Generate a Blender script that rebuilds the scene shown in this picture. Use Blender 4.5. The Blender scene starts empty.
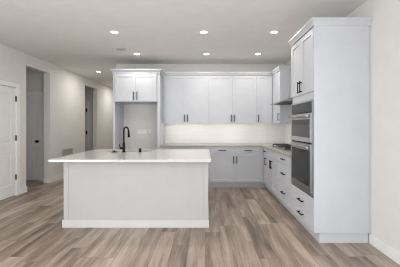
import bpy, bmesh, math, random
from mathutils import Vector, Matrix
sc = bpy.context.scene
COL = sc.collection
random.seed(4)

# ------------------------------------------------------------ camera, world, light, exposure
EYE = 1.343
cam_d = bpy.data.cameras.new('camera'); cam = bpy.data.objects.new('camera', cam_d); COL.objects.link(cam)
cam.location = (0, 0, EYE); cam.rotation_euler = (math.radians(90), 0, 0)
cam_d.sensor_width = 36; cam_d.lens = 24.03
cam_d.shift_x = -0.0125; cam_d.shift_y = -0.0207
cam_d.clip_start = 0.05
sc.camera = cam
sc.cycles.filter_width = 1.1

w = bpy.data.worlds.new('world'); sc.world = w; w.use_nodes = True
w.node_tree.nodes['Background'].inputs['Color'].default_value = (0.80, 0.90, 1.0, 1)
w.node_tree.nodes['Background'].inputs['Strength'].default_value = 1.0

def area(name, loc, rot, sx, sy, power, color):
    d = bpy.data.lights.new(name, 'AREA'); d.shape = 'RECTANGLE'; d.size = sx; d.size_y = sy
    d.energy = power; d.color = color
    o = bpy.data.objects.new(name, d); COL.objects.link(o); o.location = loc; o.rotation_euler = rot
    return o
# daylight through the wide window wall behind the camera
area('window_and_fill_light', (-0.9, -4.2, 1.35), (math.radians(90), 0, 0), 4.6, 2.2, 45, (0.86, 0.93, 1.0))
# added fill lights along both windowless side walls behind the camera
area('window_and_fill_light', (-3.5, -1.4, 1.2), (math.radians(90), 0, math.radians(-90)), 4.2, 2.2, 172, (0.88, 0.94, 1.0))
area('window_and_fill_light', (1.80, -1.4, 1.2), (math.radians(90), 0, math.radians(90)), 4.2, 2.2, 165, (0.88, 0.94, 1.0))

sc.view_settings.view_transform = 'Standard'; sc.view_settings.look = 'None'
sc.view_settings.gamma = 1; sc.view_settings.exposure = 0.0
sc.view_settings.use_curve_mapping = False
LAMP_POWER = 5.9
CEIL = 2.785

# ------------------------------------------------------------ materials
def mat(name, color, rough=0.5, metal=0.0, noise=0.02, scale=6.0, bump=0.0, bscale=200, emit=0, spec=0.5):
    m = bpy.data.materials.new(name); m.use_nodes = True
    nt = m.node_tree; b = nt.nodes['Principled BSDF']
    b.inputs['Roughness'].default_value = rough; b.inputs['Metallic'].default_value = metal
    b.inputs['Specular IOR Level'].default_value = spec
    tc = nt.nodes.new('ShaderNodeTexCoord')
    n = nt.nodes.new('ShaderNodeTexNoise'); n.inputs['Scale'].default_value = scale; n.inputs['Detail'].default_value = 3
    nt.links.new(tc.outputs['Object'], n.inputs['Vector'])
    r = nt.nodes.new('ShaderNodeValToRGB')
    c0 = tuple(max(0, c * (1 - noise)) for c in color); c1 = tuple(min(1, c * (1 + noise)) for c in color)
    r.color_ramp.elements[0].position = 0.3; r.color_ramp.elements[0].color = (*c0, 1)
    r.color_ramp.elements[1].position = 0.7; r.color_ramp.elements[1].color = (*c1, 1)
    nt.links.new(n.outputs['Fac'], r.inputs['Fac']); nt.links.new(r.outputs['Color'], b.inputs['Base Color'])
    if bump:
        n2 = nt.nodes.new('ShaderNodeTexNoise'); n2.inputs['Scale'].default_value = bscale
        nt.links.new(tc.outputs['Object'], n2.inputs['Vector'])
        bp = nt.nodes.new('ShaderNodeBump'); bp.inputs['Strength'].default_value = bump; bp.inputs['Distance'].default_value = 0.002
        nt.links.new(n2.outputs['Fac'], bp.inputs['Height']); nt.links.new(bp.outputs['Normal'], b.inputs['Normal'])
    if emit:
        b.inputs['Emission Color'].default_value = (*color, 1); b.inputs['Emission Strength'].default_value = emit
    return m
WALL = mat('wall_paint', (0.76, 0.74, 0.71), 0.85, bump=0.15)
CEILM = mat('ceiling_paint', (0.86, 0.845, 0.82), 0.9, bump=0.3, bscale=60)
TRIM = mat('trim_paint', (0.86, 0.855, 0.84), 0.45)
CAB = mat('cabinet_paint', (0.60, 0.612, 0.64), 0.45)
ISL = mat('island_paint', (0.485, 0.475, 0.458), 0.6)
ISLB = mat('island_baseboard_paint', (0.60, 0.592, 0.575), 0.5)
DOORM = mat('door_paint', (0.84, 0.83, 0.815), 0.45)
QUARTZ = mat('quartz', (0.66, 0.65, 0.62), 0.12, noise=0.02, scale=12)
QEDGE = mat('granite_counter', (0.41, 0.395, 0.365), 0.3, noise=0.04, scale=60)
BLACK = mat('matte_black', (0.006, 0.006, 0.007), 0.55, spec=0.25)
IRON = mat('cast_iron', (0.03, 0.028, 0.027), 0.55, bump=0.4)
STEEL = mat('brushed_steel', (0.44, 0.445, 0.45), 0.3, 1.0, noise=0.05, scale=30)
STEELD = mat('steel_basin', (0.16, 0.16, 0.16), 0.4, 0.6)
GLASSD = mat('oven_glass', (0.022, 0.022, 0.023), 0.08, noise=0.1, spec=0.25)
OUTLET = mat('outlet_plastic', (0.78, 0.77, 0.75), 0.4)
PLASTIC = mat('white_plastic', (0.88, 0.87, 0.85), 0.4)
GRILLE = mat('vent_dark', (0.10, 0.095, 0.09), 0.6)
VENTG = mat('vent_paint', (0.50, 0.48, 0.45), 0.5)
LED = mat('led_warm', (1.0, 0.90, 0.80), 0.5, emit=14)
LAMP = mat('lamp_lens', (1.0, 0.95, 0.88), 0.5, emit=9)

def floor_mat():
    m = bpy.data.materials.new('plank_floor'); m.use_nodes = True
    nt = m.node_tree; L = nt.links.new; b = nt.nodes['Principled BSDF']
    def M(op, a, bb=None, c=None):
        n = nt.nodes.new('ShaderNodeMath'); n.operation = op
        for i, v in enumerate((a, bb, c)):
            if v is None: continue
            if isinstance(v, (int, float)): n.inputs[i].default_value = v
            else: L(v, n.inputs[i])
        return n.outputs[0]
    tc = nt.nodes.new('ShaderNodeTexCoord'); sp = nt.nodes.new('ShaderNodeSeparateXYZ'); L(tc.outputs['Object'], sp.inputs[0])
    X, Y = sp.outputs[0], sp.outputs[1]
    W, LN = 0.182, 1.22
    u = M('DIVIDE', X, W); row = M('FLOOR', u); fu = M('FRACT', u)
    wn = nt.nodes.new('ShaderNodeTexWhiteNoise'); wn.noise_dimensions = '1D'; L(row, wn.inputs['W'])
    v = M('ADD', M('DIVIDE', Y, LN), M('MULTIPLY', wn.outputs['Value'], 7.3)); cell = M('FLOOR', v); fv = M('FRACT', v)
    cb = nt.nodes.new('ShaderNodeCombineXYZ'); L(row, cb.inputs[0]); L(cell, cb.inputs[1])
    wn2 = nt.nodes.new('ShaderNodeTexWhiteNoise'); wn2.noise_dimensions = '2D'; L(cb.outputs[0], wn2.inputs['Vector'])
    rnd = wn2.outputs['Value']
    g = nt.nodes.new('ShaderNodeCombineXYZ')
    L(M('ADD', M('MULTIPLY', X, 9.0), M('MULTIPLY', rnd, 40)), g.inputs[0]); L(M('MULTIPLY', Y, 1.15), g.inputs[1]); L(M('MULTIPLY', rnd, 17), g.inputs[2])
    n1 = nt.nodes.new('ShaderNodeTexNoise'); n1.inputs['Scale'].default_value = 1.0; n1.inputs['Detail'].default_value = 4; n1.inputs['Distortion'].default_value = 0.5
    L(g.outputs[0], n1.inputs['Vector'])
    g2 = nt.nodes.new('ShaderNodeCombineXYZ')
    L(M('ADD', M('MULTIPLY', X, 70.0), M('MULTIPLY', rnd, 90)), g2.inputs[0]); L(M('MULTIPLY', Y, 3.0), g2.inputs[1]); L(rnd, g2.inputs[2])
    n2 = nt.nodes.new('ShaderNodeTexNoise'); n2.inputs['Scale'].default_value = 1.0; n2.inputs['Detail'].default_value = 5
    L(g2.outputs[0], n2.inputs['Vector'])
    f = M('ADD', M('MULTIPLY', n1.outputs['Fac'], 0.80), M('MULTIPLY', n2.outputs['Fac'], 0.30))
    f = M('ADD', f, M('MULTIPLY', rnd, 0.19)); f = M('SUBTRACT', f, 0.125)
    r = nt.nodes.new('ShaderNodeValToRGB'); e = r.color_ramp.elements
    e[0].position = 0.28; e[0].color = (0.125, 0.092, 0.070, 1); e[1].position = 0.74; e[1].color = (0.54, 0.44, 0.37, 1)
    k = e.new(0.5); k.color = (0.315, 0.24, 0.188, 1)
    L(f, r.inputs['Fac'])
    # seams
    du = M('MULTIPLY', M('MINIMUM', fu, M('SUBTRACT', 1.0, fu)), W); dv = M('MULTIPLY', M('MINIMUM', fv, M('SUBTRACT', 1.0, fv)), LN)
    d = M('MINIMUM', du, dv); seam = M('LESS_THAN', d, 0.0017)
    mx = nt.nodes.new('ShaderNodeMix'); mx.data_type = 'RGBA'; L(seam, mx.inputs[0]); L(r.outputs['Color'], mx.inputs[6]); mx.inputs[7].default_value = (0.12, 0.09, 0.07, 1)
    L(mx.outputs[2], b.inputs['Base Color']); b.inputs['Roughness'].default_value = 0.42
    bp = nt.nodes.new('ShaderNodeBump'); bp.inputs['Strength'].default_value = 0.15; bp.inputs['Distance'].default_value = 0.002
    L(n2.outputs['Fac'], bp.inputs['Height']); L(bp.outputs['Normal'], b.inputs['Normal'])
    return m
FLOOR = floor_mat()

def tile_mat():
    m = mat('splash_tile', (0.80, 0.79, 0.76), 0.25)
    nt = m.node_tree; L = nt.links.new; b = nt.nodes['Principled BSDF']
    tc = nt.nodes.new('ShaderNodeTexCoord'); sp = nt.nodes.new('ShaderNodeSeparateXYZ'); cb = nt.nodes.new('ShaderNodeCombineXYZ')
    L(tc.outputs['Object'], sp.inputs[0])
    ad = nt.nodes.new('ShaderNodeMath'); ad.operation = 'ADD'; L(sp.outputs[0], ad.inputs[0]); L(sp.outputs[1], ad.inputs[1])
    L(ad.outputs[0], cb.inputs[0]); L(sp.outputs[2], cb.inputs[1])
    br = nt.nodes.new('ShaderNodeTexBrick'); br.inputs['Scale'].default_value = 1; br.inputs['Brick Width'].default_value = 0.305
    br.inputs['Row Height'].default_value = 0.1; br.inputs['Mortar Size'].default_value = 0.0015; br.inputs['Mortar Smooth'].default_value = 0.1
    br.inputs['Color1'].default_value = (0.85, 0.84, 0.825, 1); br.inputs['Color2'].default_value = (0.835, 0.83, 0.815, 1); br.inputs['Mortar'].default_value = (0.78, 0.77, 0.76, 1)
    L(cb.outputs[0], br.inputs['Vector']); L(br.outputs['Color'], b.inputs['Base Color'])
    return m
TILE = tile_mat()

# ------------------------------------------------------------ helpers
def bm_box(bm, x0, x1, y0, y1, z0, z1, bev=0.0):
    vs = [bm.verts.new(p) for p in ((x0,y0,z0),(x1,y0,z0),(x1,y1,z0),(x0,y1,z0),(x0,y0,z1),(x1,y0,z1),(x1,y1,z1),(x0,y1,z1))]
    fs = [bm.faces.new([vs[i] for i in q]) for q in ((0,3,2,1),(4,5,6,7),(0,1,5,4),(1,2,6,5),(2,3,7,6),(3,0,4,7))]
    if bev:
        es = list({e for f in fs for e in f.edges})
        bmesh.ops.bevel(bm, geom=es, offset=bev, segments=2, profile=0.5, affect='EDGES')
def bm_cyl(bm, p0, p1, r0, r1=None, n=24):
    p0, p1 = Vector(p0), Vector(p1); r1 = r0 if r1 is None else r1
    d = p1 - p0; q = d.to_track_quat('Z', 'Y').to_matrix().to_4x4()
    bmesh.ops.create_cone(bm, cap_ends=True, cap_tris=False, segments=n, radius1=r0, radius2=r1, depth=d.length,
                          matrix=Matrix.Translation((p0 + p1) / 2) @ q)
def bm_lathe(bm, prof, c, n=32):
    rings = []
    for r, z in prof:
        rings.append([bm.verts.new((c[0]+r*math.cos(2*math.pi*i/n), c[1]+r*math.sin(2*math.pi*i/n), c[2]+z)) for i in range(n)])
    for a, b in zip(rings, rings[1:]):
        for i in range(n):
            bm.faces.new((a[i], a[(i+1) % n], b[(i+1) % n], b[i]))
    bm.faces.new(list(reversed(rings[0]))); bm.faces.new(rings[-1])
def bm_tube(bm, pts, radii, n=16):
    pts = [Vector(p) for p in pts]; rings = []
    up = Vector((1, 0.3, 0.01)).normalized()
    for i, p in enumerate(pts):
        t = (pts[min(i+1, len(pts)-1)] - pts[max(i-1, 0)]).normalized()
        s = t.cross(up).normalized(); u = s.cross(t)
        rings.append([bm.verts.new(p + radii[i]*(s*math.cos(2*math.pi*k/n) + u*math.sin(2*math.pi*k/n))) for k in range(n)])
    for a, b in zip(rings, rings[1:]):
        for k in range(n):
            bm.faces.new((a[k], a[(k+1) % n], b[(k+1) % n], b[k]))
    bm.faces.new(list(reversed(rings[0]))); bm.faces.new(rings[-1])
def obj(name, bm, m, parent=None, smooth=False):
    bmesh.ops.recalc_face_normals(bm, faces=bm.faces)
    me = bpy.data.meshes.new(name); bm.to_mesh(me); bm.free()
    for mm in (m if isinstance(m, (list, tuple)) else [m]): me.materials.append(mm)
    if smooth:
        for p in me.polygons: p.use_smooth = len(p.vertices) == 4
    o = bpy.data.objects.new(name, me); COL.objects.link(o)
    if parent:
        o.parent = parent
        pl = Vector(parent.location); q = parent.parent
        while q: pl += Vector(q.location); q = q.parent
        me.transform(Matrix.Translation(-pl))
    return o
def boxes(name, m, lst, parent=None, bev=0.0):
    bm = bmesh.new()
    for b in lst: bm_box(bm, *b, bev)
    return obj(name, bm, m, parent)
def thing(name, label, cat, loc=(0,0,0), group=None):
    o = bpy.data.objects.new(name, None); COL.objects.link(o); o.location = loc; o.empty_display_size = 0.1
    o['label'] = label; o['category'] = cat
    if group: o['group'] = group
    return o
def tag(o, label, cat, group=None):
    o['label'] = label; o['category'] = cat
    if group: o['group'] = group
    return o
def struct(name, m, lst, bev=0.0):
    o = boxes(name, m, lst, None, bev); o['kind'] = 'structure'; return o

# A cabinet front lies in a plane; 'B' fronts face the camera (-Y) at depth y=p, 'R' fronts face -X at x=p.
# (a0,a1) runs along X (for B) or along Y (for R).
def plane_box(side, p, a0, a1, z0, z1, d0, d1):
    """box whose depth runs from d0 to d1 in front (+) of the plane p"""
    if side == 'B': return (a0, a1, p - d1, p - d0, z0, z1)
    return (p - d1, p - d0, a0, a1, z0, z1)
def handle(parent, side, p, a, z, length=0.16, vertical=True):
    bm = bmesh.new(); h = length / 2; t = 0.0068
    if vertical:
        bm_box(bm, *plane_box(side, p, a-t, a+t, z-h, z+h, 0.026, 0.037), 0.002)
        for s in (-1, 1): bm_box(bm, *plane_box(side, p, a-t*.9, a+t*.9, z+s*(h-0.018)-t, z+s*(h-0.018)+t, 0.0, 0.028))
    else:
        bm_box(bm, *plane_box(side, p, a-h, a+h, z-t, z+t, 0.026, 0.037), 0.002)
        for s in (-1, 1): bm_box(bm, *plane_box(side, p, a+s*(h-0.018)-t, a+s*(h-0.018)+t, z-t*.9, z+t*.9, 0.0, 0.028))
    return obj('handle', bm, BLACK, parent)
def shaker(name, parent, side, p, a0, a1, z0, z1, fr=0.057, m=None, label=None):
    """recessed panel door: four rails and stiles with a sunk centre panel, 2 cm thick; p = carcass face"""
    g = 0.0015; a0 += g; a1 -= g; z0 += g; z1 -= g
    bm = bmesh.new(); T = 0.02
    bm_box(bm, *plane_box(side, p, a0, a0+fr, z0, z1, 0, T), 0.0012)
    bm_box(bm, *plane_box(side, p, a1-fr, a1, z0, z1, 0, T), 0.0012)
    bm_box(bm, *plane_box(side, p, a0+fr, a1-fr, z0, z0+fr, 0, T), 0.0012)
    bm_box(bm, *plane_box(side, p, a0+fr, a1-fr, z1-fr, z1, 0, T), 0.0012)
    bm_box(bm, *plane_box(side, p, a0+fr-.001, a1-fr+.001, z0+fr-.001, z1-fr+.001, 0.001, 0.0105))
    return obj(name, bm, m or CAB, parent)
def slab(name, parent, side, p, a0, a1, z0, z1, m=None):
    g = 0.0015
    return boxes(name, m or CAB, [plane_box(side, p, a0+g, a1-g, z0+g, z1-g, 0, 0.02)], parent, 0.002)
def crown_profile():      # (out, up)
    return [(0, 0), (0.005, 0), (0.008, 0.015), (0.030, 0.048), (0.038, 0.052), (0.038, 0.074), (0, 0.074)]
def crown(parent, path, z):
    """sweep the crown profile along a mitred path of plan points; outside lies to the right of travel"""
    bm = bmesh.new(); pts = [Vector((a, b, 0)) for a, b in path]; rings = []
    for i, q in enumerate(pts):
        dirs = []
        if i > 0: dirs.append((pts[i]-pts[i-1]).normalized())
        if i < len(pts)-1: dirs.append((pts[i+1]-pts[i]).normalized())
        ns = [Vector((d.y, -d.x, 0)) for d in dirs]
        n = sum(ns, Vector()) / len(ns)
        if len(ns) == 2: n = n / n.length_squared
        rings.append([bm.verts.new((q.x+n.x*o, q.y+n.y*o, z+u)) for o, u in crown_profile()])
    k = len(rings[0])
    for a, b in zip(rings, rings[1:]):
        for j in range(k): bm.faces.new((a[j], a[(j+1) % k], b[(j+1) % k], b[j]))
    bm.faces.new(list(reversed(rings[0]))); bm.faces.new(rings[-1])
    return obj('crown_moulding', bm, CAB, parent)

# ------------------------------------------------------------ the room
XL, XR, YB, YR = -3.60, 1.88, 6.307, -4.1       # left wall, right wall, back wall, window wall behind the camera
struct('floor', FLOOR, [(-5.6, XR+0.15, YR-0.12, 11.7, -0.12, 0.0)])
struct('ceiling', CEILM, [(-5.6, XR+0.15, YR-0.12, 11.7, CEIL, CEIL+0.12)])
D1a, D1b = 4.28, 5.10                            # door in the left wall
O1a, O1b, O2a, O2b, OH = 5.376, 6.20, 8.00, 8.93, 2.55
x0, x1 = XL-0.15, XL
struct('wall_left', WALL, [(x0, x1, YR, D1a, 0, CEIL), (x0, x1, D1a, D1b, 2.065, CEIL), (x0, x1, D1b, O1a, 0, CEIL),
    (x0, x1, O1a, O1b, OH, CEIL), (x0, x1, O1b, O2a, 0, CEIL), (x0, x1, O2a, O2b, OH, CEIL), (x0, x1, O2b, 11.6, 0, CEIL)])
struct('wall_right', WALL, [(XR, XR+0.15, YR, YB+0.15, 0, CEIL)])
struct('wall_back', WALL, [(-2.10, XR, YB, YB+0.15, 0, CEIL)])
struct('wall_hall_right', WALL, [(-2.10, -1.95, YB+0.15, 11.6, 0, CEIL)])
struct('wall_hall_end', WALL, [(-3.75, -1.95, 11.6, 11.7, 0, CEIL)])
# wall behind the camera with a wide glazed opening
WX0, WX1 = -3.2, 1.4
struct('wall_rear', WALL, [(XL-0.15, WX0, YR-0.12, YR, 0, CEIL), (WX1, XR+0.15, YR-0.12, YR, 0, CEIL), (WX0, WX1, YR-0.12, YR, 2.5, CEIL), (WX0, WX1, YR-0.12, YR, 0, 0.2)])
# small lobbies behind the two openings of the left wall
def lobby(side, ya, yd, back_cut):
    # wall with a door facing the camera at y=yd, closed at x=-5.3
    dx0, dx1 = back_cut
    struct('wall_'+side, WALL, [(-5.3, dx0, yd, yd+0.12, 0, CEIL), (dx1, XL-0.15, yd, yd+0.12, 0, CEIL), (dx0, dx1, yd, yd+0.12, 2.065, CEIL),
           (-5.42, -5.3, ya-0.3, yd+0.12, 0, CEIL), (-5.3, XL-0.15, ya-0.3, ya-0.18, 0, CEIL)])
lobby('lobby', O1a, 6.46, (-4.755, -3.985))
lobby('lobby_far', O2a, 9.28, (-4.875, -4.105))

def frontal_door(n, x0, x1, y, knob_right, hinge_right):
    o = boxes('door_%d' % n, DOORM, [], None)
    bm = bmesh.new()
    a0, a1, b0, b1, yy = x0+0.004, x1-0.004, 0.012, 2.06, y+0.03
    bm_box(bm, a0, a1, yy, yy+0.035, b0, b1)
    st, pr = 0.115, 0.022
    # raised frame around two sunk panels
    def fr(c0, c1, d0, d1): bm_box(bm, c0, c1, yy-pr, yy+0.001, d0, d1)
    fr(a0, a0+st, b0, b1); fr(a1-st, a1, b0, b1); fr(a0+st, a1-st, b0, b0+0.22); fr(a0+st, a1-st, b1-0.13, b1); fr(a0+st, a1-st, 0.82, 0.98)
    for (zz0, zz1) in ((0.232, 0.82), (0.98, 1.93)):
        bm_box(bm, a0+st+0.035, a1-st-0.035, yy-0.014, yy+0.001, zz0+0.035, zz1-0.035, 0.003)
    bpy.data.objects.remove(o)
    o = obj('door_%d' % n, bm, DOORM); o['kind'] = 'structure'
    if knob_right:
        bm = bmesh.new(); kx = a1-0.065
        bm_cyl(bm, (kx, yy-pr, 0.95), (kx, yy-pr-0.008, 0.95), 0.032)
        bm_cyl(bm, (kx, yy-pr-0.006, 0.95), (kx, yy-pr-0.045, 0.95), 0.011)
        bm_cyl(bm, (kx, yy-pr-0.040, 0.95), (kx, yy-pr-0.066, 0.95), 0.029, 0.024)
        obj('door_knob', bm, BLACK, o)
    if hinge_right:
        for z in (0.31, 1.09, 1.866):
            boxes('hinge', BLACK, [(a1-0.012, a1+0.030, y-0.042, yy-pr, z-0.06, z+0.06)], o)
    return o
frontal_door(2, -4.755, -3.985, 6.46, True, False)
frontal_door(3, -4.875, -4.105, 9.28, False, True)
def casing_front(n, x0, x1, y):
    c = 0.085
    struct('trim_%d' % n, TRIM, [(x0-c, x0+0.004, y-0.028, y+0.03, 0, 2.06), (x1-0.004, x1+c, y-0.028, y+0.03, 0, 2.06), (x0-c, x1+c, y-0.034, y+0.03, 2.06, 2.06+c)])
casing_front(2, -4.755, -3.985, 6.46)
casing_front(3, -4.875, -4.105, 9.28)
# door in the left wall (faces +X)
bm = bmesh.new(); dy0, dy1 = D1a+0.004, D1b-0.004; fx = XL-0.028
bm_box(bm, fx-0.035, fx, dy0, dy1, 0.012, 2.055)
def fr(a, b, c, d): bm_box(bm, fx-0.001, fx+0.012, a, b, c, d)
st = 0.11
fr(dy0, dy0+st, .012, 2.055); fr(dy1-st, dy1, .012, 2.055); fr(dy0+st, dy1-st, .012, .23); fr(dy0+st, dy1-st, 1.93, 2.055); fr(dy0+st, dy1-st, 0.83, 1.0)
for (a, b) in ((.23, .83), (1.0, 1.93)): bm_box(bm, fx-0.001, fx+0.008, dy0+st+.035, dy1-st-.035, a+.035, b-.035, 0.003)
d1 = obj('door_1', bm, DOORM); d1['kind'] = 'structure'
for z in (0.355, 1.10, 1.845):
    boxes('hinge', BLACK, [(XL-0.016, XL+0.006, D1b-0.012, D1b+0.014, z-0.05, z+0.05)], d1)
bm = bmesh.new()
bm_cyl(bm, (XL-0.016, D1a+0.07, 0.95), (XL-0.006, D1a+0.07, 0.95), 0.032)
bm_cyl(bm, (XL-0.01, D1a+0.07, 0.95), (XL+0.035, D1a+0.07, 0.95), 0.011); bm_cyl(bm, (XL+0.03, D1a+0.07, 0.95), (XL+0.056, D1a+0.07, 0.95), 0.029, 0.024)
obj('door_knob', bm, BLACK, d1)
c = 0.075
struct('trim_1', TRIM, [(XL-0.05, XL+0.016, D1b-0.002, D1b+c, 0, 2.06), (XL-0.05, XL+0.016, D1a-c, D1a+0.002, 0, 2.06), (XL-0.05, XL+0.018, D1a-c, D1b+c, 2.06, 2.06+c)])

# baseboards
BBH, BT = 0.115, 0.014
struct('baseboard_left', TRIM, [(XL, XL+BT, YR, D1a-c, 0, BBH), (XL, XL+BT, D1b+c, O1a+BT, 0, BBH), (x0, XL, O1a, O1a+BT, 0, BBH),
    (XL, XL+BT, O1b-BT, O2a, 0, BBH), (x0, XL, O1b-BT, O1b, 0, BBH), (x0, XL, O2b-BT, O2b, 0, BBH), (XL, XL+BT, O2b-BT, 11.6, 0, BBH)], 0.003)
struct('baseboard_right', TRIM, [(XR-BT, XR, YR, 3.035, 0, BBH)], 0.003)
struct('baseboard_back', TRIM, [(-2.10, -1.96, YB-BT, YB, 0, BBH), (-1.914, -1.02, YB-BT, YB, 0, BBH)], 0.003)
struct('baseboard_hall', TRIM, [(-2.10-BT, -2.10, YB-BT, 11.6, 0, BBH), (XL+BT, -2.10-BT, 11.6-BT, 11.6, 0, BBH)], 0.003)
struct('baseboard_lobby', TRIM, [(-3.895, -3.75, 6.46-BT, 6.46, 0, BBH), (-4.01, -3.75, 9.28-BT, 9.28, 0, BBH)], 0.003)

# tiled splash on the back and right walls
UPB = 1.395
struct('wall_splash_back', TILE, [(-0.957, XR-0.01, YB-0.01, YB, 0.9142, UPB-0.001)])
struct('wall_splash_right', TILE, [(XR-0.01, XR, 3.826, YB, 0.9142, UPB-0.001), (XR-0.01, XR, 3.826, 5.374, UPB-0.001, 1.80)])

# ------------------------------------------------------------ cabinets on the back wall
YF = 5.70                       # carcass face of the base run, door fronts 2 cm in front
XF = 1.255                      # carcass face of the right run
TOE = 0.125; TOPZ = 0.884
UT = 2.455                      # top of the upper boxes
YU = YB - 0.330                 # carcass face of the uppers
XU = XR - 0.352                 # carcass face of right-hand upper

t = thing('fridge_cabinet', 'tall white open fridge surround with a two-door cabinet over an empty recess', 'cabinet', (-1.46, YF, 0))
FX0, FX1, FY = -1.957, -0.957, YF-0.02
boxes('side_panel', CAB, [(FX0, FX0+0.04, FY, YB-0.001, 0, UT)], t, 0.001)
boxes('side_panel', CAB, [(FX1-0.055, FX1-0.001, FY, YB-0.0151, 0, UT)], t, 0.001)
boxes('carcass', CAB, [(FX0+0.04, FX1-0.055, FY, YB-0.001, 1.84, UT)], t)
for a0, a1, hx in ((-1.905, -1.472, -1.507), (-1.472, -1.027, -1.437)):
    dd = shaker('door', t, 'B', FY, a0, a1, 1.855, 2.43); handle(dd, 'B', FY-0.02, hx, 1.965, 0.17)
crown(t, [(FX0, YB-0.001), (FX0, FY-0.02), (FX1-0.001, FY-0.02), (FX1-0.001, YU-0.07)], UT)
boxes('top_board', CAB, [(FX0, FX1-0.001, FY-0.02, YB-0.001, UT-0.02, UT+0.0)], t)

def upper(label, xa, xb, doors, crown_to=None):
    t = thing('upper_cabinet', label, 'cabinet', ((xa+xb)/2, YB, UPB), None)
    boxes('carcass', CAB, [(xa+0.0005, xb-0.0005, YU, YB-0.001, UPB, UT)], t)
    for a0, a1, hx in doors:
        dd = shaker('door', t, 'B', YU, a0, a1, UPB-0.012, UT-0.012); handle(dd, 'B', YU-0.02, hx, UPB+0.105, 0.155)
    crown(t, [(xa+0.0005, YU-0.02), ((crown_to or xb)-0.0005, YU-0.02)], UT)
    boxes('light_strip', LED, [(xa+0.06, xb-0.06, YU+0.05, YU+0.075, UPB-0.007, UPB-0.001)], t)
    return t
U0, U1, U2, U3 = -0.956, 0.082, 1.152, XU-0.022
m1 = (U0+0.03+U1)/2; m2 = (U1+U2)/2
upper('white two-door wall cabinet directly right of the fridge surround', U0, U1, [(U0+0.03, m1, m1-0.033), (m1, U1, m1+0.033)])
upper('white two-door wall cabinet in the middle of the back wall row', U1, U2, [(U1, m2, m2-0.033), (m2, U2, m2+0.033)])
t = thing('upper_cabinet', 'single-door white wall cabinet at the right end of the back wall row', 'cabinet', ((U2+U3)/2, YB, UPB))
boxes('carcass', CAB, [(U2+0.0005, U3, YU, YB-0.001, UPB, UT)], t)
dd = shaker('door', t, 'B', YU, U2, 1.45, UPB-0.012, UT-0.012); handle(dd, 'B', YU-0.02, U2+0.033, UPB+0.105, 0.155)
slab('filler', t, 'B', YU, 1.45, U3, UPB-0.012, UT-0.003)
crown(t, [(U2+0.0005, YU-0.02), (U3-0.047, YU-0.02)], UT)
boxes('light_strip', LED, [(U2+0.06, U3-0.05, YU+0.05, YU+0.075, UPB-0.007, UPB-0.001)], t)

UY0 = 5.375                     # near end of the right-hand upper
t = thing('upper_cabinet', 'white wall cabinet on the right wall beside the range hood, seen edge-on', 'cabinet', (XR-0.17, 5.8, UPB))
boxes('carcass', CAB, [(XU, XR-0.011, UY0, YB-0.011, UPB, UT)], t)
dd = shaker('door', t, 'R', XU, UY0, 5.945, UPB-0.012, UT-0.012); handle(dd, 'R', XU-0.02, UY0+0.035, UPB+0.115, 0.155)
crown(t, [(XU-0.02, YU-0.0675), (XU-0.02, UY0), (XR-0.001, UY0)], UT)
boxes('light_strip', LED, [(XU+0.06, XU+0.075, UY0+0.06, 5.9, UPB-0.007, UPB-0.001)], t)
boxes('light_rail', CAB, [(XU-0.019, XR-0.011, UY0, UY0+0.018, UPB-0.022, UPB-0.0003)], t)

def base_B(label, xa, xb):
    t = thing('base_cabinet', label, 'cabinet', ((xa+xb)/2, YF, 0))
    boxes('carcass', CAB, [(xa+.0005, xb-.0005, YF, YB-0.011, TOE-0.005, TOPZ)], t)
    boxes('toe_kick', CAB, [(xa+.0005, xb-.0005, YF+0.055, YF+0.07, 0, TOE-0.005)], t)
    mid = (xa+xb)/2
    for i, (a0, a1) in enumerate(((xa, mid), (mid, xb))):
        dr = slab('drawer', t, 'B', YF, a0, a1, 0.735, TOPZ-0.006)
        handle(dr, 'B', YF-0.02, (a0+a1)/2, 0.81, 0.165, False)
        dd = shaker('door', t, 'B', YF, a0, a1, TOE, 0.735); handle(dd, 'B', YF-0.02, mid+(-0.033 if i == 0 else 0.033), 0.61, 0.155)
    return t
base_B('white base cabinet mostly hidden behind the island, under the left of the back counter', -0.955, 0.09)
base_B('white two-door two-drawer base cabinet under the right half of the back counter', 0.09, 1.19)
# corner filler + right run
t = thing('base_cabinet', 'narrow white corner base cabinet with one drawer over one door on the right run', 'cabinet', (1.4, 5.5, 0))
CY = 5.34
boxes('carcass', CAB, [(XF, XR-0.011, CY+.0005, YF-0.0005, TOE-0.005, TOPZ), (1.191, XR-0.011, YF, YB-0.011, TOE-0.005, TOPZ)], t)
boxes('toe_kick', CAB, [(XF+0.055, XF+0.07, CY+.0005, YF+0.06, 0, TOE-0.005), (1.191, XF+0.055, YF+0.055, YF+0.07, 0, TOE-0.005)], t)
slab('filler', t, 'B', YF, 1.19, XF-0.022, TOE, TOPZ-0.004)
dr = slab('drawer', t, 'R', XF, CY, 5.63, 0.735, TOPZ-0.006); handle(dr, 'R', XF-0.02, 5.485, 0.81, 0.13, False)
dd = shaker('door', t, 'R', XF, CY, 5.63, TOE, 0.735); handle(dd, 'R', XF-0.02, CY+0.035, 0.615, 0.155)

KY = 4.545
t = thing('base_cabinet', 'white two-door base cabinet directly beneath the gas cooktop', 'cabinet', (1.4, 4.9, 0))
boxes('carcass', CAB, [(XF, XR-0.011, KY+.0005, CY-.0005, TOE-0.005, TOPZ-0.06)], t)
boxes('toe_kick', CAB, [(XF+0.055, XF+0.07, KY+.0005, CY-.0005, 0, TOE-0.005)], t)
slab('false_drawer_front', t, 'R', XF, KY, CY, 0.735, TOPZ-0.006)
mid = (KY+CY)/2
for a0, a1, hy in ((mid, CY, mid+0.035), (KY, mid, mid-0.035)):
    dd = shaker('door', t, 'R', XF, a0, a1, TOE, 0.735); handle(dd, 'R', XF-0.02, hy, 0.615, 0.155)

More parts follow.
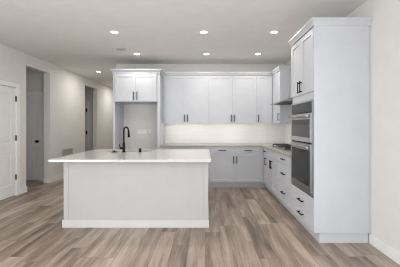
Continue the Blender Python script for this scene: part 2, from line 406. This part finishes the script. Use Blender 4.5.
TY0, TY1 = 3.045, 3.825         # tall oven cabinet
t = thing('base_cabinet', 'white three-drawer base cabinet between cooktop doors and the oven tower', 'cabinet', (1.4, 4.2, 0))
boxes('carcass', CAB, [(XF, XR-0.011, TY1+.0005, KY-.0005, TOE-0.005, TOPZ)], t)
boxes('toe_kick', CAB, [(XF+0.055, XF+0.07, TY1+.0005, KY-.0005, 0, TOE-0.005)], t)
for z0, z1, hz in ((0.735, TOPZ-0.006, 0.81), (0.43, 0.735, 0.585), (TOE, 0.43, 0.285)):
    dr = (slab if z1-z0 < 0.2 else slab)('drawer', t, 'R', XF, TY1, KY, z0, z1); handle(dr, 'R', XF-0.02, (TY1+KY)/2, hz, 0.165, False)

t = thing('oven_cabinet', 'full-height white oven tower with plain end panel on the right', 'cabinet', (1.57, 3.43, 0))
boxes('end_panel', CAB, [(XF-0.018, XR-0.018, TY0-0.02, TY0, TOE-0.003, UT+0.02)], t, 0.001)
boxes('scribe_strip', CAB, [(XR-0.0175, XR-0.001, TY0-0.012, TY0, TOE-0.003, UT+0.02)], t)
OV0, OV1 = 0.515, 1.645         # oven opening
YV0, YV1 = TY0+0.012, TY1-0.012
boxes('carcass', CAB, [(XF, XR-0.001, TY0, TY1-.0005, TOE-0.005, OV0), (XF, XR-0.001, TY0, TY1-.0005, OV1, UT+0.02),
                       (XF, XR-0.001, TY0, YV0-0.0005, OV0, OV1), (XF, XR-0.001, YV1+0.0005, TY1-.0005, OV0, OV1), (XF+0.58, XR-0.001, YV0-0.0005, YV1+0.0005, OV0, OV1)], t)
boxes('toe_kick', CAB, [(XF+0.05, XF+0.065, TY0+0.0005, TY1-.0005, 0, TOE-0.005), (XF+0.065, XR-0.015, TY0+0.0005, TY0+0.012, 0, TOE-0.0055)], t)
tm = 3.437
for a0, a1, hy in ((tm, TY1, tm+0.033), (TY0, tm, tm-0.033)):
    dd = shaker('door', t, 'R', XF, a0, a1, 1.735, UT+0.0); handle(dd, 'R', XF-0.02, hy, 1.83, 0.15)
for z0, z1, hz in ((TOE, 0.305, 0.222), (0.305, 0.508, 0.388)):
    dr = slab('drawer', t, 'R', XF, TY0, TY1, z0, z1); handle(dr, 'R', XF-0.02, (TY0+TY1)/2-0.02, hz, 0.165, False)
crown(t, [(XF-0.02, TY1-0.0005), (XF-0.02, TY0-0.02), (XR-0.001, TY0-0.02)], UT+0.02)
boxes('top_board', CAB, [(XF-0.02, XR-0.001, TY0-0.02, TY1-0.0005, UT+0.02, UT+0.035)], t)

# ------------------------------------------------------------ wall oven and microwave stacked in the tower
t = thing('wall_oven', 'stainless steel microwave and oven combination built into the white tower', 'oven', (XF, 3.43, OV0))
fxo = XF-0.022
yA, yB = YV0, YV1
boxes('body', STEEL, [(XF-0.004, XF+0.57, yA+0.006, yB-0.006, OV0+0.004, OV1-0.004)], t)
boxes('trim_frame', STEEL, [(fxo, XF-0.004, yA, yB, OV1-0.022, OV1), (fxo, XF-0.004, yA, yA+0.03, OV0, OV1-0.022), (fxo, XF-0.004, yB-0.012, yB, OV0, OV1-0.022), (fxo, XF-0.004, yA+0.03, yB-0.012, OV0, OV0+0.03)], t, 0.001)
ya, yb = yA+0.031, yB-0.013
boxes('control_panel', GLASSD, [(fxo-0.001, XF-0.004, ya, yb, 1.50, OV1-0.023)], t, 0.001)['label'] = 'glossy black control panel'
def oven_door(z0, z1, g0, g1, hz):
    d = boxes('oven_door', STEEL, [(fxo-0.012, XF-0.004, ya, yb, z0, g0), (fxo-0.012, XF-0.004, ya, yb, g1, z1), (fxo-0.012, XF-0.004, ya, ya+0.03, g0, g1), (fxo-0.012, XF-0.004, yb-0.03, yb, g0, g1)], t, 0.001)
    gl = boxes('window_glass', GLASSD, [(fxo-0.010, XF-0.004, ya+0.03, yb-0.03, g0, g1)], d)
    bm = bmesh.new(); hx = fxo-0.044
    bm_cyl(bm, (hx, ya+0.02, hz), (hx, yb-0.02, hz), 0.0125)
    for y in (ya+0.06, yb-0.06): bm_cyl(bm, (fxo-0.008, y, hz), (hx, y, hz), 0.009)
    obj('door_handle', bm, STEEL, d, True)
oven_door(1.137, 1.488, 1.195, 1.415, 1.452)
oven_door(0.552, 1.118, 0.615, 1.045, 1.082)
boxes('vent_gap', BLACK, [(XF-0.012, XF-0.004, ya, yb, 1.119, 1.136), (XF-0.012, XF-0.004, ya, yb, 1.489, 1.499)], t)

# ------------------------------------------------------------ counters
bm = bmesh.new(); cx = 1.205; cy = YF-0.043; ex = XR-0.0105
out = [(-0.956, cy), (cx-0.03, cy), (cx, cy-0.03), (cx, TY1+0.001), (ex, TY1+0.001), (ex, YB-0.0105), (-0.956, YB-0.0105)]
lo = [bm.verts.new((a, b, TOPZ)) for a, b in out]; hi = [bm.verts.new((a, b, 0.914)) for a, b in out]
bm.faces.new(list(reversed(lo))); bm.faces.new(hi)
for i in range(len(out)): j = (i+1) % len(out); bm.faces.new((lo[i], lo[j], hi[j], hi[i]))
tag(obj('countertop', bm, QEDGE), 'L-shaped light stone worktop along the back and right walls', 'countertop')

# ------------------------------------------------------------ island
IX0, IX1, IY0, IY1 = -1.857, 0.042, 3.512, 4.715
t = thing('kitchen_island', 'large plain off-white island base with baseboard in the room centre', 'kitchen island', (-0.9, 3.9, 0))
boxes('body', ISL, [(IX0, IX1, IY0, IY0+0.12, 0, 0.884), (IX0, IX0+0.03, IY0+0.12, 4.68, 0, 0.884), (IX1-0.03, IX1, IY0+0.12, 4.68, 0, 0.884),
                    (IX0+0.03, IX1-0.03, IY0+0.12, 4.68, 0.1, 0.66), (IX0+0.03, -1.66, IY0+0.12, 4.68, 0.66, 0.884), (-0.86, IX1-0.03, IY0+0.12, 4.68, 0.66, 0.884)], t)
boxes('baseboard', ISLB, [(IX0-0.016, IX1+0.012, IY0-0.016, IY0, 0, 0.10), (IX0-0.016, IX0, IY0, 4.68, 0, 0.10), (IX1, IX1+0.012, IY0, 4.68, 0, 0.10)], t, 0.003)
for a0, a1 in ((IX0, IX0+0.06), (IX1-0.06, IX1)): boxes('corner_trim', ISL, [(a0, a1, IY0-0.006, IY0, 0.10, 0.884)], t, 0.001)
# doors on the working side
n = 4; wd = (IX1-IX0-0.06)/n
for i in range(n):
    a0 = IX0+0.03+i*wd
    bm = bmesh.new(); yy = 4.68; f_ = 0.057
    for q in ((a0+.002, a0+f_, .12, .87), (a0+wd-f_, a0+wd-.002, .12, .87), (a0+f_, a0+wd-f_, .12, .12+f_), (a0+f_, a0+wd-f_, .87-f_, .87)):
        bm_box(bm, q[0], q[1], yy, yy+0.02, q[2], q[3])
    bm_box(bm, a0+f_, a0+wd-f_, yy, yy+0.01, .12+f_, .87-f_)
    obj('door', bm, ISL, t)
SX0, SX1, SY0, SY1 = -1.62, -0.90, 4.345, 4.66
cX0, cX1, cY0, cY1 = -1.957, 0.073, 3.325, 4.745
bm = bmesh.new(); Z0, Z1 = 0.8842, 0.914
def ring(z): 
    return [bm.verts.new((a, b, z)) for a, b in ((cX0, cY0), (cX1, cY0), (cX1, cY1), (cX0, cY1))], [bm.verts.new((a, b, z)) for a, b in ((SX0, SY0), (SX1, SY0), (SX1, SY1), (SX0, SY1))]
ol, il = ring(Z0); oh, ih = ring(Z1)
for i in range(4):
    j = (i+1) % 4
    bm.faces.new((ol[i], ol[j], oh[j], oh[i])); bm.faces.new((il[j], il[i], ih[i], ih[j]))
    bm.faces.new((oh[i], oh[j], ih[j], ih[i])); bm.faces.new((ol[j], ol[i], il[i], il[j]))
bm.edges.ensure_lookup_table()
tag(obj('island_countertop', bm, QUARTZ), 'polished pale quartz slab overhanging the central island', 'countertop')
# sink
bm = bmesh.new(); th = 0.012; zb = 0.69
bm_box(bm, SX0-th, SX1+th, SY0-th, SY1+th, zb-th, zb)
for q in ((SX0-th, SX0, SY0-th, SY1+th), (SX1, SX1+th, SY0-th, SY1+th), (SX0, SX1, SY0-th, SY0), (SX0, SX1, SY1, SY1+0.0055)):
    bm_box(bm, *q, zb, Z0-0.0005)
sk = tag(obj('sink', bm, STEELD), 'rectangular undermount steel sink set into the island top', 'sink')
bm = bmesh.new(); bm_lathe(bm, [(0.045, 0), (0.045, 0.004), (0.03, 0.006), (0.012, 0.003)], ((SX0+SX1)/2, (SY0+SY1)/2, zb)); obj('drain', bm, STEEL, sk)
# faucet
FXX, FYY = -1.293, 4.255
t = thing('faucet', 'tall matte black gooseneck kitchen faucet rising from the island', 'faucet', (FXX, FYY, 0.914))
bm = bmesh.new(); bm_lathe(bm, [(0.030, 0), (0.030, 0.006), (0.024, 0.012), (0.022, 0.06), (0.021, 0.12), (0.015, 0.16), (0.0135, 0.17)], (FXX, FYY, 0.914)); obj('base', bm, BLACK, t, True)
pts, rr = [], []
dirv = Vector((0.5, 0.87, 0)).normalized(); R = 0.048
for i in range(5): pts.append((FXX, FYY, 0.914+0.16+0.19*i/4)); rr.append(0.0125)
c0 = Vector((FXX, FYY, 0.914+0.35)) + dirv*R
for i in range(1, 17):
    a = math.pi*i/16; q = c0 - dirv*R*math.cos(a) + Vector((0, 0, R*math.sin(a))); pts.append(tuple(q)); rr.append(0.0125)
q = Vector(pts[-1]) + dirv*0.003 + Vector((0, 0, -0.02)); pts.append(tuple(q)); rr.append(0.0125)
bm = bmesh.new(); bm_tube(bm, pts, rr); obj('spout', bm, BLACK, t, True)
bm = bmesh.new(); bm_cyl(bm, tuple(q), tuple(q+Vector((0.004, 0.005, -0.095))), 0.0155, 0.0185); obj('spray_head', bm, BLACK, t, True)
bm = bmesh.new(); bm_cyl(bm, (FXX-0.018, FYY, 0.975), (FXX-0.062, FYY, 0.978), 0.017, 0.015); bm_cyl(bm, (FXX-0.056, FYY, 0.978), (FXX-0.078, FYY, 1.045), 0.007, 0.005); obj('lever', bm, BLACK, t, True)
bm = bmesh.new(); bm_lathe(bm, [(0.024, 0), (0.024, 0.004), (0.021, 0.008), (0.021, 0.055), (0.017, 0.06)], (-1.035, 4.262, 0.914))
tag(obj('air_gap_cap', bm, BLACK, None, True), 'short black cylindrical cap right of the faucet by the sink', 'sink fitting')
bm = bmesh.new(); bm_lathe(bm, [(0.055, 0), (0.052, 0.005), (0.03, 0.009), (0.014, 0.012), (0.014, 0.024), (0.01, 0.027)], (-1.448, 4.262, 0.914))
tag(obj('sink_stopper', bm, BLACK, None, True), 'low round black stopper lying left of the faucet on the island', 'sink stopper')

# ------------------------------------------------------------ gas cooktop
GY0, GY1, GX0, GX1 = 4.49, 5.37, 1.30, 1.82
t = thing('gas_cooktop', 'stainless gas cooktop with black cast iron grates on the right counter', 'cooktop', (1.56, 4.93, 0.914))
boxes('tray', STEEL, [(GX0, GX1, GY0, GY1, 0.9143, 0.926)], t, 0.003)
for k in range(3):
    a0 = GY0+0.02+k*0.282; a1 = a0+0.276; z0, z1 = 0.958, 0.974; b = 0.014
    L_ = [(GX0+0.06, GX1-0.02, a0, a0+b, z0, z1), (GX0+0.06, GX1-0.02, a1-b, a1, z0, z1), (GX0+0.06, GX0+0.06+b, a0+b, a1-b, z0, z1), (GX1-0.02-b, GX1-0.02, a0+b, a1-b, z0, z1)]
    for q in (0.25, 0.5, 0.75):
        xx = GX0+0.06+q*0.44; L_.append((xx-b/2, xx+b/2, a0+b, a1-b, z0, z1))
    L_.append((GX0+0.06+b, GX1-0.02-b, (a0+a1)/2-b/2, (a0+a1)/2+b/2, z0, z1))
    for xx in (GX0+0.06, GX1-0.02-b):
        for yy in (a0, a1-b): L_.append((xx, xx+b, yy, yy+b, 0.9262, z0))
    boxes('grate', IRON, L_, t)
for bx, by, r in ((1.46, 4.65, .045), (1.70, 4.65, .035), (1.58, 4.93, .055), (1.46, 5.21, .035), (1.70, 5.21, .045)):
    bm = bmesh.new(); bm_lathe(bm, [(r*1.2, 0), (r*1.2, 0.006), (r, 0.008), (r, 0.018), (r*0.9, 0.021)], (bx, by, 0.9262), 24); obj('burner', bm, IRON, t, True)
for k in range(5):
    bm = bmesh.new(); yy = 4.65+k*0.14; bm_lathe(bm, [(0.019, 0), (0.018, 0.022), (0.015, 0.025)], (GX0+0.03, yy, 0.9262), 20); obj('knob', bm, STEEL, t, True)

# ------------------------------------------------------------ range hood
t = thing('range_hood', 'stainless chimney range hood on the right wall above the cooktop', 'range hood', (1.87, 4.93, 1.75))
HX0, HX1, HY0, HY1, HZ = 1.315, XR-0.0105, 4.50, 5.355, 1.752
bm = bmesh.new()
lo = [(HX0, HY0), (HX1, HY0), (HX1, HY1), (HX0, HY1)]; hi = [(1.60, 4.80), (HX1, 4.80), (HX1, 5.10), (1.60, 5.10)]
r0 = [bm.verts.new((a, b, HZ)) for a, b in lo]; r1 = [bm.verts.new((a, b, HZ+0.014)) for a, b in lo]; r2 = [bm.verts.new((a, b, HZ+0.115)) for a, b in hi]
bm.faces.new(list(reversed(r0))); bm.faces.new(r2)
for A, B in ((r0, r1), (r1, r2)):
    for i in range(4): bm.faces.new((A[i], A[(i+1) % 4], B[(i+1) % 4], B[i]))
obj('canopy', bm, STEEL, t)
boxes('chimney', STEEL, [(1.60, HX1+0.0095, 4.80, 5.10, HZ+0.115, 2.385)], t, 0.002)
boxes('filter', GRILLE, [(HX0+0.05, HX1-0.03, HY0+0.05, HY1-0.05, HZ-0.006, HZ-0.0005)], t)

# ------------------------------------------------------------ outlets, vents
def outlet_back(name, x, z, w_, h_, y, label, group=None, cat='outlet', horizontal=False):
    t = thing(name, label, cat, (x, y, z), group)
    boxes('cover_plate', OUTLET if horizontal else PLASTIC, [(x-w_/2, x+w_/2, y-0.006, y-0.0003, z-h_/2, z+h_/2)], t, 0.002)
    for s in (-1, 1):
        q = (x+s*0.02, z) if horizontal else (x, z+s*0.02)
        boxes('socket', TRIM, [(q[0]-0.013, q[0]+0.013, y-0.008, y-0.0062, q[1]-0.013, q[1]+0.013)], t, 0.001)
    return t
for px, lab in ((178, 'white wall outlet on the tiled splash nearest the fridge surround'), (196, 'white wall outlet on the tiled splash, second from the fridge surround'),
                (221.5, 'white wall outlet on the tiled splash, third from the fridge surround'), (254.5, 'white wall outlet on the tiled splash nearest the right corner')):
    outlet_back('wall_outlet', (px-205)/42.5, 1.125, 0.115, 0.07, YB-0.01, lab, 'outlets on the splash', 'outlet', True)
outlet_back('wall_outlet', -1.305, 1.195, 0.07, 0.095, YB, 'small white outlet beside the water box inside the fridge recess')
t = thing('water_supply_box', 'wide white ice maker water box on the wall inside the fridge recess', 'water box', (-1.475, YB, 1.19))
boxes('box_frame', PLASTIC, [(-1.59, -1.365, YB-0.01, YB-0.0003, 1.14, 1.155), (-1.59, -1.365, YB-0.01, YB-0.0003, 1.225, 1.24), (-1.59, -1.575, YB-0.01, YB-0.0003, 1.155, 1.225), (-1.38, -1.365, YB-0.01, YB-0.0003, 1.155, 1.225)], t)
boxes('box_back', PLASTIC, [(-1.575, -1.38, YB-0.003, YB-0.0003, 1.155, 1.225)], t)
bm = bmesh.new(); bm_cyl(bm, (-1.47, YB-0.003, 1.19), (-1.47, YB-0.022, 1.19), 0.009); obj('valve', bm, STEEL, t)
# left wall
t = thing('wall_vent', 'white louvred return air grille low on the left wall behind the island', 'vent', (XL, 7.0, 0.64))
boxes('frame', VENTG, [(XL+.0003, XL+0.010, 6.74, 7.24, 0.56, 0.575), (XL+.0003, XL+0.010, 6.74, 7.24, 0.715, 0.73), (XL+.0003, XL+0.010, 6.74, 6.755, 0.575, 0.715), (XL+.0003, XL+0.010, 7.225, 7.24, 0.575, 0.715)], t)
boxes('louvres', VENTG, [(XL+.0003, XL+0.008, 6.755+i*0.0235, 6.755+i*0.0235+0.014, 0.575, 0.715) for i in range(20)], t)
boxes('backing', GRILLE, [(XL+.0003, XL+0.003, 6.755, 7.225, 0.575, 0.715)], t)
t = thing('wall_outlet', 'white outlet low on the left wall seen past the island end', 'outlet', (XL, 6.74, 0.30))
boxes('cover_plate', PLASTIC, [(XL+.0003, XL+0.006, 6.70, 6.78, 0.245, 0.36)], t, 0.002)
for z in (0.282, 0.322): boxes('socket', TRIM, [(XL+0.006, XL+0.008, 6.725, 6.755, z-0.013, z+0.013)], t)

# ------------------------------------------------------------ ceiling lights and vent
lights = [(-1.40, 4.13, 'recessed ceiling light at the near left, above the island end'), (-0.02, 4.13, 'recessed ceiling light in the middle of the nearer row of three'),
          (1.07, 4.13, 'recessed ceiling light at the near right beside the oven tower'), (-1.375, 5.40, 'recessed ceiling light in front of the fridge surround'),
          (0.03, 5.40, 'recessed ceiling light in the middle of the farther row of three'), (1.07, 5.40, 'recessed ceiling light in the far right kitchen corner'),
          (-2.87, 7.20, 'recessed ceiling light over the hallway left of the cabinets')]
proto = None
def make_light(x, y, label):
    t = thing('ceiling_light', label, 'ceiling light', (x, y, CEIL), 'recessed ceiling lights')
    bm = bmesh.new(); n = 40; prof = [(0.073, 0), (0.073, -0.004), (0.067, -0.008), (0.054, -0.006), (0.054, 0)]
    rings = [[bm.verts.new((x+r*math.cos(2*math.pi*i/n), y+r*math.sin(2*math.pi*i/n), CEIL+z-0.0002)) for i in range(n)] for r, z in prof]
    for a, b in zip(rings, rings[1:]+rings[:1]):
        for i in range(n): bm.faces.new((a[i], a[(i+1) % n], b[(i+1) % n], b[i]))
    obj('trim_ring', bm, PLASTIC, t, True)
    bm = bmesh.new(); bm_cyl(bm, (x, y, CEIL-0.0003), (x, y, CEIL-0.004), 0.053, n=40); obj('lens', bm, LAMP, t)
    return t
for i, (x, y, lab) in enumerate(lights):
    if proto is None: proto = make_light(x, y, lab)
    else:
        o = proto.copy(); COL.objects.link(o); o.location = (x, y, CEIL); o['label'] = lab
        for ch in proto.children:
            c_ = ch.copy(); COL.objects.link(c_); c_.parent = o
    d = bpy.data.lights.new('lamp_glow', 'AREA'); d.shape = 'DISK'; d.size = 0.14; d.energy = LAMP_POWER * (1.9 if y > 6.3 else 1.0); d.color = (1.0, 0.955, 0.90)
    o = bpy.data.objects.new('lamp_glow', d); COL.objects.link(o); o.location = (x, y, CEIL-0.012)
d = bpy.data.lights.new('hall_fill', 'AREA'); d.shape = 'DISK'; d.size = 0.14; d.energy = 14; d.color = (1.0, 0.955, 0.90)  # added fill light without a fixture, brightens the far end of the hall
o = bpy.data.objects.new('hall_fill', d); COL.objects.link(o); o.location = (-2.87, 9.9, CEIL-0.012)
t = thing('ceiling_vent', 'small grey rectangular vent in the ceiling near the fridge surround', 'vent', (-1.59, 5.06, CEIL))
boxes('frame', VENTG, [(-1.67, -1.51, 4.995, 5.01, CEIL-0.008, CEIL-.0003), (-1.67, -1.51, 5.105, 5.12, CEIL-0.008, CEIL-.0003), (-1.67, -1.655, 5.01, 5.105, CEIL-0.008, CEIL-.0003), (-1.525, -1.51, 5.01, 5.105, CEIL-0.008, CEIL-.0003)], t)
boxes('grille', GRILLE, [(-1.655, -1.525, 5.01, 5.105, CEIL-0.003, CEIL-.0003)], t)
boxes('slats', VENTG, [(-1.655, -1.525, 5.018+i*0.018, 5.024+i*0.018, CEIL-0.007, CEIL-0.003) for i in range(5)], t)
